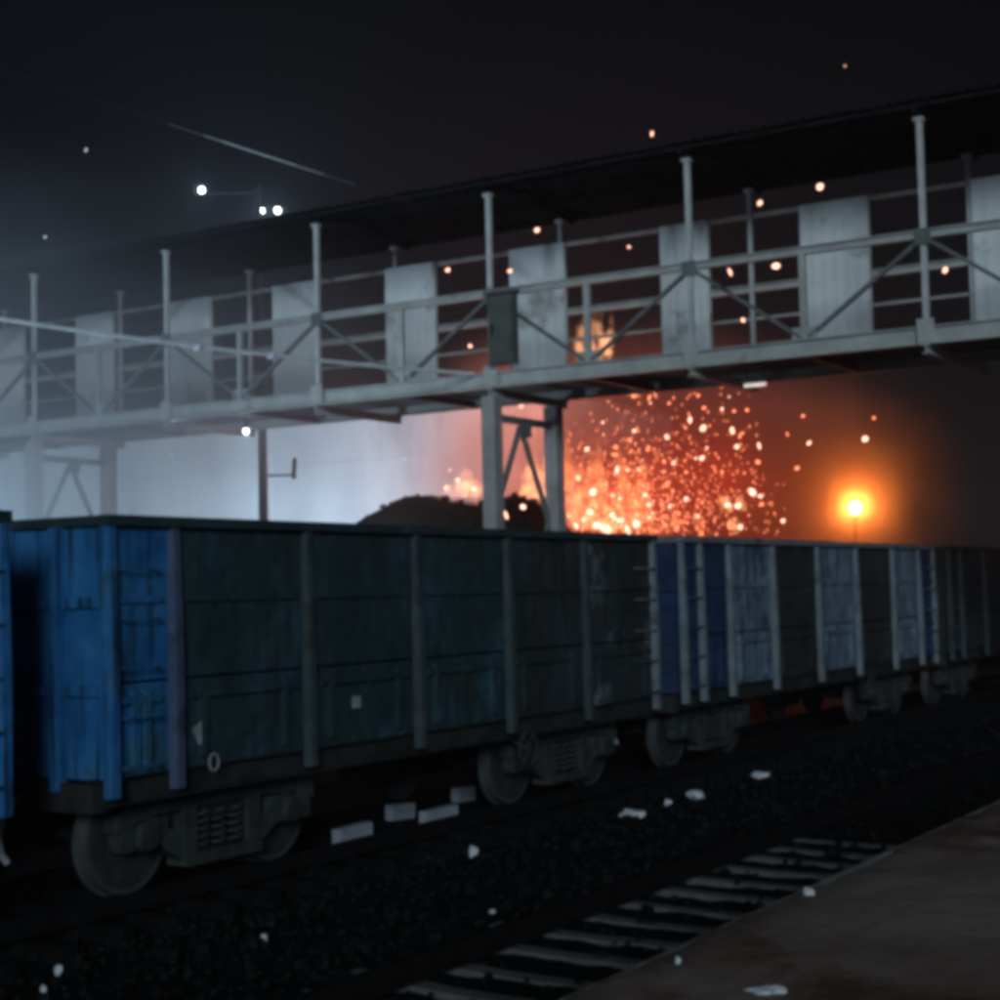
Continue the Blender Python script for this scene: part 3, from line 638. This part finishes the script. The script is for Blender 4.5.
# fire: flame tongues (glowing gas) and the light they give
def flame_mat(name, c, dens, lo=.38):
    m = bpy.data.materials.new(name); m.use_nodes = True; n = m.node_tree.nodes; l = m.node_tree.links
    n.remove(n['Principled BSDF']); e = n.new('ShaderNodeEmission'); e.inputs[0].default_value = (*c, 1)
    tc = n.new('ShaderNodeTexCoord'); t = n.new('ShaderNodeTexNoise'); t.inputs['Scale'].default_value = 3.2; t.inputs['Detail'].default_value = 4
    l.new(tc.outputs['Object'], t.inputs['Vector'])
    r = n.new('ShaderNodeMapRange'); r.inputs['From Min'].default_value = lo; r.inputs['From Max'].default_value = .7; r.inputs['To Max'].default_value = dens
    l.new(t.outputs['Fac'], r.inputs['Value']); l.new(r.outputs[0], e.inputs[1]); l.new(e.outputs[0], n['Material Output'].inputs['Volume']); return m
FL = [flame_mat('yellow_flame', (1.0, .46, .18), 6), flame_mat('orange_flame', (1.0, .28, .09), 4)]
def tongue(parent, c, hgt, rad, mat, seed):
    rs = random.Random(seed); n = 9; pts = []; rr = []
    ph = rs.uniform(0, 6)
    for i in range(n):
        t = i/(n-1); pts.append((rad*.5*math.sin(ph+t*4)*t, rad*.5*math.cos(ph*1.3+t*3.4)*t, hgt*t)); rr.append(max(.01, rad*math.sin(math.pi*min(1, .18+t*.82))**.8*(1-.35*t)*rs.uniform(.85, 1.15)))
    return MB().tube(pts, rr, 10).build('flame', mat, parent, c, smooth=True)
fire = thing('coal_fire', 'fire with yellow flames burning at the foot of the ember cloud', 'fire', tuple(at(600, 560, 37)))
fl = random.Random(9); F0 = at(600, 560, 37)
for px, py, h_, r_, k in ((548, 505, 1.5, .32, 0), (530, 500, 1.1, .3, 0), (575, 528, 1.0, .22, 0), (590, 530, .8, .25, 0), (606, 534, .75, .28, 0), (622, 532, .8, .2, 0), (636, 530, 1.0, .22, 0), (650, 532, .7, .16, 1),
                          (583, 520, 1.6, .25, 1), (600, 515, 1.9, .3, 1), (620, 515, 1.6, .26, 1), (643, 515, 1.4, .25, 1), (566, 515, 1.8, .25, 1), (727, 512, .5, .20, 0), (742, 511, .5, .16, 0), (735, 534, .5, .16, 0), (675, 530, .6, .16, 1), (700, 532, .6, .16, 1)):
    p = at(px, py, 37+fl.uniform(-.6, 1.0)); tongue(fire, p-F0, h_, r_, FL[k], fl.randint(0, 999))
point_light('fire_light', at(545, 468, 50.5)-F0, 2900, (1.0, .34, .24), .7, fire)
point_light('fire_light', at(600, 505, 39)-F0, 200, (1.0, .20, .07), .6, fire)
point_light('fire_light', at(650, 500, 38.5)-F0, 175, (1.0, .11, .04), .9, fire)
point_light('fire_light', at(730, 480, 39)-F0, 135, (1.0, .10, .035), .9, fire)
f2 = thing('small_fire', 'small pinkish fire at the left crest of the coal heap', 'fire', tuple(at(465, 497, 37.5)))
for dx, h_, r_ in ((-.35, .35, .16), (-.1, .6, .2), (.15, .75, .24), (.4, .35, .15)): tongue(f2, Vector((RT.x, RT.y, 0))*dx, h_, r_, FL[0], int(dx*100)+77)
point_light('fire_light', (0, 0, .5), 160, (1.0, .52, .38), .3, f2)
f3 = thing('high_flame', 'square patch of flame seen through the bridge railing', 'fire', tuple(at(594, 358, 33.5)))
FL3 = flame_mat('pale_flame', (1.0, .44, .20), 5.0, .34)
for i in range(20): tongue(f3, Vector((RT.x, RT.y, 0))*fl.uniform(-.34, .34)+Vector((0, 0, fl.uniform(-.10, .35)))+Vector((FW.x, FW.y, 0))*fl.uniform(-.3, .3), fl.uniform(.45, .8), fl.uniform(.08, .16), FL3, 500+i)

# ------------------------------------------------------------------ embers
def flake(seed, mat):
    rs = random.Random(seed); bm = bmesh.new(); bmesh.ops.create_icosphere(bm, subdivisions=1, radius=.5)
    sx, sy, sz = rs.uniform(.7, 1.1), rs.uniform(.7, 1.1), rs.uniform(.7, 1.35)
    for v_ in bm.verts:
        k = rs.uniform(.72, 1.1); v_.co = Vector((v_.co.x*sx*k, v_.co.y*sy*k, v_.co.z*sz*k))
    me = bpy.data.meshes.new('ember'); bm.to_mesh(me); bm.free(); me.materials.append(M[mat]); return me
FLK = {m_: [flake(i*7+len(m_), m_) for i in range(5)] for m_ in ('ember', 'ember_w', 'ember_d', 'speck')}
er = random.Random(31)
def ember(px, py, size, depth, label, group, mat='ember', stretch=None):
    o = put('ember', er.choice(FLK[mat]), None, at(px, py, depth), (er.uniform(0, 6), er.uniform(0, 6), er.uniform(0, 6)))
    s = size*depth/FPX
    o.scale = (s, s, s) if not stretch else (s*stretch, s*.8, s*.8)
    if not stretch and er.random() < .2:
        o.scale = (s*.75, s*.75, s*er.uniform(1.3, 2.0)); o.rotation_euler = (er.uniform(-.5, .5), er.uniform(-.5, .5), er.uniform(0, 6))
    if stretch: o.rotation_euler = (0, er.uniform(-.4, .4), er.uniform(-1, 1))
    return tag(o, label, 'ember', group)
LC, GC = 'larger pale-hot ember in the ember cloud beneath the bridge', 'embers in the cloud beneath the bridge'
for px, py, s in ((628, 394, 6), (634, 396, 5), (617, 394, 5), (708, 386, 6), (704, 408, 5), (722, 409, 6), (734, 411, 5), (747, 410, 5), (690, 420, 6), (703, 428, 8), (732, 429, 6), (740, 436, 5), (737, 447, 8), (759, 446, 6), (667, 437, 9),
                  (758, 462, 5), (648, 449, 5), (702, 458, 6), (664, 461, 5), (674, 463, 6), (686, 472, 5), (722, 472, 5), (752, 492, 8), (760, 496, 6), (667, 484, 5), (686, 499, 6), (645, 495, 6), (649, 505, 6), (728, 505, 9), (738, 506, 9), (783, 521, 6), (740, 527, 7), (729, 526, 5),
                  (665, 525, 5), (677, 527, 5), (803, 416, 5), (809, 443, 6), (797, 468, 5), (865, 439, 8), (874, 418, 4), (590, 512, 9), (597, 525, 12), (606, 529, 12), (636, 524, 10), (628, 530, 9), (583, 520, 8), (620, 520, 7), (612, 515, 8), (576, 526, 7), (587, 449, 7), (578, 478, 7), (593, 492, 9), (617, 470, 6), (640, 470, 5), (615, 455, 5), (630, 440, 5)):
    ember(px, py, s*er.uniform(.8, 1.0), er.uniform(33, 38), LC, GC, 'ember_w' if s > 5 else 'ember')
n = 0
while n < 215:
    px = er.gauss(655, 62); py = er.uniform(384, 532)
    if not 566 < px < 800 or (px > 750 and er.random() < .6): continue
    if px < 600 and py < 430: continue
    wgt = .35 + .65*max(0, (py-440)/90)*(1 if px < 680 else .4)
    if er.random() > wgt: continue
    ember(px, py, er.choice((1.6, 1.9, 2.3, 2.8, 3.5, 4.4)), er.uniform(32, 40), 'small reddish ember in the ember cloud beneath the bridge', 'small embers in the cloud beneath the bridge', er.choice(('ember', 'ember', 'ember_d', 'ember_d', 'ember_w'))); n += 1
mb = MB(); k_ = 0
while k_ < 1000:                                   # the finest sparks, past counting
    px = er.gauss(640, 60); py = 535 - abs(er.gauss(0, 62))
    if not 560 < px < 790 or py < 388 or (px < 590 and py < 420): continue
    c = at(px, py, er.uniform(32, 42)); r_ = er.uniform(.010, .026); k_ += 1
    mb.add([(c.x+r_, c.y, c.z), (c.x-r_, c.y, c.z), (c.x, c.y+r_, c.z), (c.x, c.y-r_, c.z), (c.x, c.y, c.z+r_*er.uniform(1, 2.5)), (c.x, c.y, c.z-r_*1.2)], [(0, 2, 4), (2, 1, 4), (1, 3, 4), (3, 0, 4), (2, 0, 5), (1, 2, 5), (3, 1, 5), (0, 3, 5)])
tag(mb.build('spark_dust', M['ember']), 'fine orange spark dust swirling among the larger embers', 'sparks', kind='stuff')
LF, GF = 'lone bright spark floating before the bridge railing', 'sparks before the bridge railing'
for px, py, s, dd in ((760, 203, 6, 22), (730, 272, 5, 22), (743, 320, 6, 22), (945, 270, 7, 21.5), (448, 270, 6, 25), (510, 271, 6, 25), (470, 346, 6, 25), (537, 230, 5, 25), (629, 247, 3, 25)):
    ember(px, py, s, dd, LF, GF, 'ember_w')
ember(776, 266, 9, 22, 'largest elongated spark before the railing, between two white sheets', None, 'ember_w', 2.0)
for px, py, s, lab in ((652, 134, 5, 'pinkish spark alone in the dark sky above the bridge'), (820, 187, 7, 'white spark above the roofless right part of the railing'), (845, 66, 2.5, 'very faint tiny spark high in the right sky'),
                       (86, 150, 2.8, 'small white speck in the upper left sky'), (45, 237, 2.8, 'small white speck just above the roof at the far left'), (405, 459, 2.6, 'tiny white speck before the floodlit wall near the heap'), (172, 455, 2.2, 'tiny white speck before the floodlit wall near the left pier')):
    ember(px, py, s, 21.5 if py < 300 else 30, lab, None, 'speck' if px < 500 and py < 470 else 'ember_w')
for px, py, s in ((474, 489, 7), (400+88, 516, 6), (506, 515, 6), (523, 507, 5), (546, 510, 5), (498, 402, 6), (522, 402, 8), (510, 404, 4), (458, 480, 4), (446, 488, 5), (450, 470, 3)):
    ember(px, py, s, 34, 'ember glowing on or above the coal heap around the pier', 'embers around the coal heap', 'ember_w')

# ------------------------------------------------------------------ litter, whitewashed blocks
def scrap(seed):
    rs = random.Random(seed); bm = bmesh.new(); bmesh.ops.create_icosphere(bm, subdivisions=2, radius=.5)
    for v_ in bm.verts: v_.co = v_.co*rs.uniform(.55, 1.1)
    me = bpy.data.meshes.new('litter_scrap'); bm.to_mesh(me); bm.free(); me.materials.append(M['litter']); return me
SCR = [scrap(i) for i in range(4)]
for px, py, z, sx, sy, lab in ((808, 893, .86, 13, 9, 'bright white crumpled scrap on the platform edge dirt'), (765, 991, .84, 44, 10, 'long flattened pale litter on the platform at the bottom'), (678, 961, .86, 6, 8, 'tiny pale scrap on the red platform dirt'),
                               (473, 852, -.25, 11, 10, 'round white scrap on ballast below the white blocks'), (632, 815, -.25, 28, 10, 'wide white litter on the ballast between the tracks'), (668, 803, -.25, 8, 7, 'small scrap right of the wide white litter'), (695, 795, -.25, 22, 8, 'dim flattened litter beside the train'),
                               (760, 775, -.25, 20, 6, 'thin pale litter farthest along the train'), (58, 970, -.25, 9, 9, 'white scrap on the ballast in the bottom left corner'), (264, 938, -.25, 8, 7, 'dim scrap on the ballast below the bogie'), (43, 990, -.25, 7, 8, 'second dim scrap at the bottom left edge'), (492, 912, -.25, 7, 5, 'dim brownish scrap beside the sleepers')):
    p = on(px, py, 2, z); d = (p-CAM).dot(FW); k = d/FPX
    o = put('litter_scrap', SCR[(px+py) % 4], None, p, (0, 0, -math.pi/2+YAW)); o.scale = (sx*k, sx*k*.8, sy*k*1.3); tag(o, lab, 'litter', 'scraps of litter')
for px, py, wpx, hpx, lab in ((357, 831, 46, 17, 'largest whitewashed block, leftmost in the row under the wagon'), (404, 808, 32, 13, 'dim whitewashed block second from left under the wagon'), (443, 812, 46, 12, 'long whitewashed block third in the row under the wagon'), (467, 791, 26, 12, 'dimmest whitewashed block at the right end of the row')):
    p = on(px, py+hpx/2, 2, -.27); d = (p-CAM).dot(FW); k = d/FPX; L = wpx*k/.86; H = hpx*k
    mb = MB().bb(-L/2, L/2, 0, .12, -.06, H*.80)
    o = mb.build('whitewashed_block', M['block'], None, p); o.rotation_euler = (0, er.uniform(-.02, .05), er.uniform(-.03, .03)); tag(o, lab, 'concrete block', 'row of whitewashed blocks beside the rail')

# ------------------------------------------------------------------ haze over the whole yard
hz = bpy.data.materials.new('haze'); hz.use_nodes = True; n_ = hz.node_tree.nodes; l_ = hz.node_tree.links
n_.remove(n_['Principled BSDF']); pv = n_.new('ShaderNodeVolumePrincipled'); pv.inputs['Color'].default_value = (.66, .78, .96, 1)
pv.inputs['Density'].default_value = .0022; pv.inputs['Anisotropy'].default_value = .55
l_.new(pv.outputs[0], n_['Material Output'].inputs['Volume'])
tag(MB().bb(-245, 305, -245, 305, -1.6, 17.5).build('haze', hz), 'thin smoky night haze over the rail yard', 'haze', kind='stuff')

# ------------------------------------------------------------------ smoke: thicker banks that the floodlights and the fire light up
def smoke(name, label, c, rad, colr, dens, g, nscale, lo=.35):
    m = bpy.data.materials.new(name); m.use_nodes = True; n = m.node_tree.nodes; l = m.node_tree.links
    n.remove(n['Principled BSDF']); v = n.new('ShaderNodeVolumePrincipled'); v.inputs['Color'].default_value = (*colr, 1); v.inputs['Anisotropy'].default_value = g
    tc = n.new('ShaderNodeTexCoord'); ln = n.new('ShaderNodeVectorMath'); ln.operation = 'LENGTH'; l.new(tc.outputs['Object'], ln.inputs[0])
    fo = n.new('ShaderNodeMapRange'); fo.interpolation_type = 'SMOOTHSTEP'; fo.inputs['From Min'].default_value = 1.0; fo.inputs['From Max'].default_value = .2; l.new(ln.outputs['Value'], fo.inputs['Value'])
    t = n.new('ShaderNodeTexNoise'); t.inputs['Scale'].default_value = nscale; t.inputs['Detail'].default_value = 3; l.new(tc.outputs['Object'], t.inputs['Vector'])
    r = n.new('ShaderNodeMapRange'); r.inputs['From Min'].default_value = lo; r.inputs['From Max'].default_value = .65; r.inputs['To Max'].default_value = dens; l.new(t.outputs['Fac'], r.inputs['Value'])
    mu = n.new('ShaderNodeMath'); mu.operation = 'MULTIPLY'; l.new(fo.outputs[0], mu.inputs[0]); l.new(r.outputs[0], mu.inputs[1]); l.new(mu.outputs[0], v.inputs['Density'])
    l.new(v.outputs[0], n['Material Output'].inputs['Volume'])
    bm = bmesh.new(); bmesh.ops.create_icosphere(bm, subdivisions=3, radius=1); me = bpy.data.meshes.new(name); bm.to_mesh(me); bm.free(); me.materials.append(m)
    o = put(name, me, None, c, (0, 0, YAW)); o.scale = rad; return tag(o, label, 'smoke', kind='stuff')
smoke('smoke', 'pale smoke bank drifting round the left end of the bridge', at(10, 440, 29), (11, 10, 5.2), (.78, .88, .98), .13, .3, 1.9, .25)
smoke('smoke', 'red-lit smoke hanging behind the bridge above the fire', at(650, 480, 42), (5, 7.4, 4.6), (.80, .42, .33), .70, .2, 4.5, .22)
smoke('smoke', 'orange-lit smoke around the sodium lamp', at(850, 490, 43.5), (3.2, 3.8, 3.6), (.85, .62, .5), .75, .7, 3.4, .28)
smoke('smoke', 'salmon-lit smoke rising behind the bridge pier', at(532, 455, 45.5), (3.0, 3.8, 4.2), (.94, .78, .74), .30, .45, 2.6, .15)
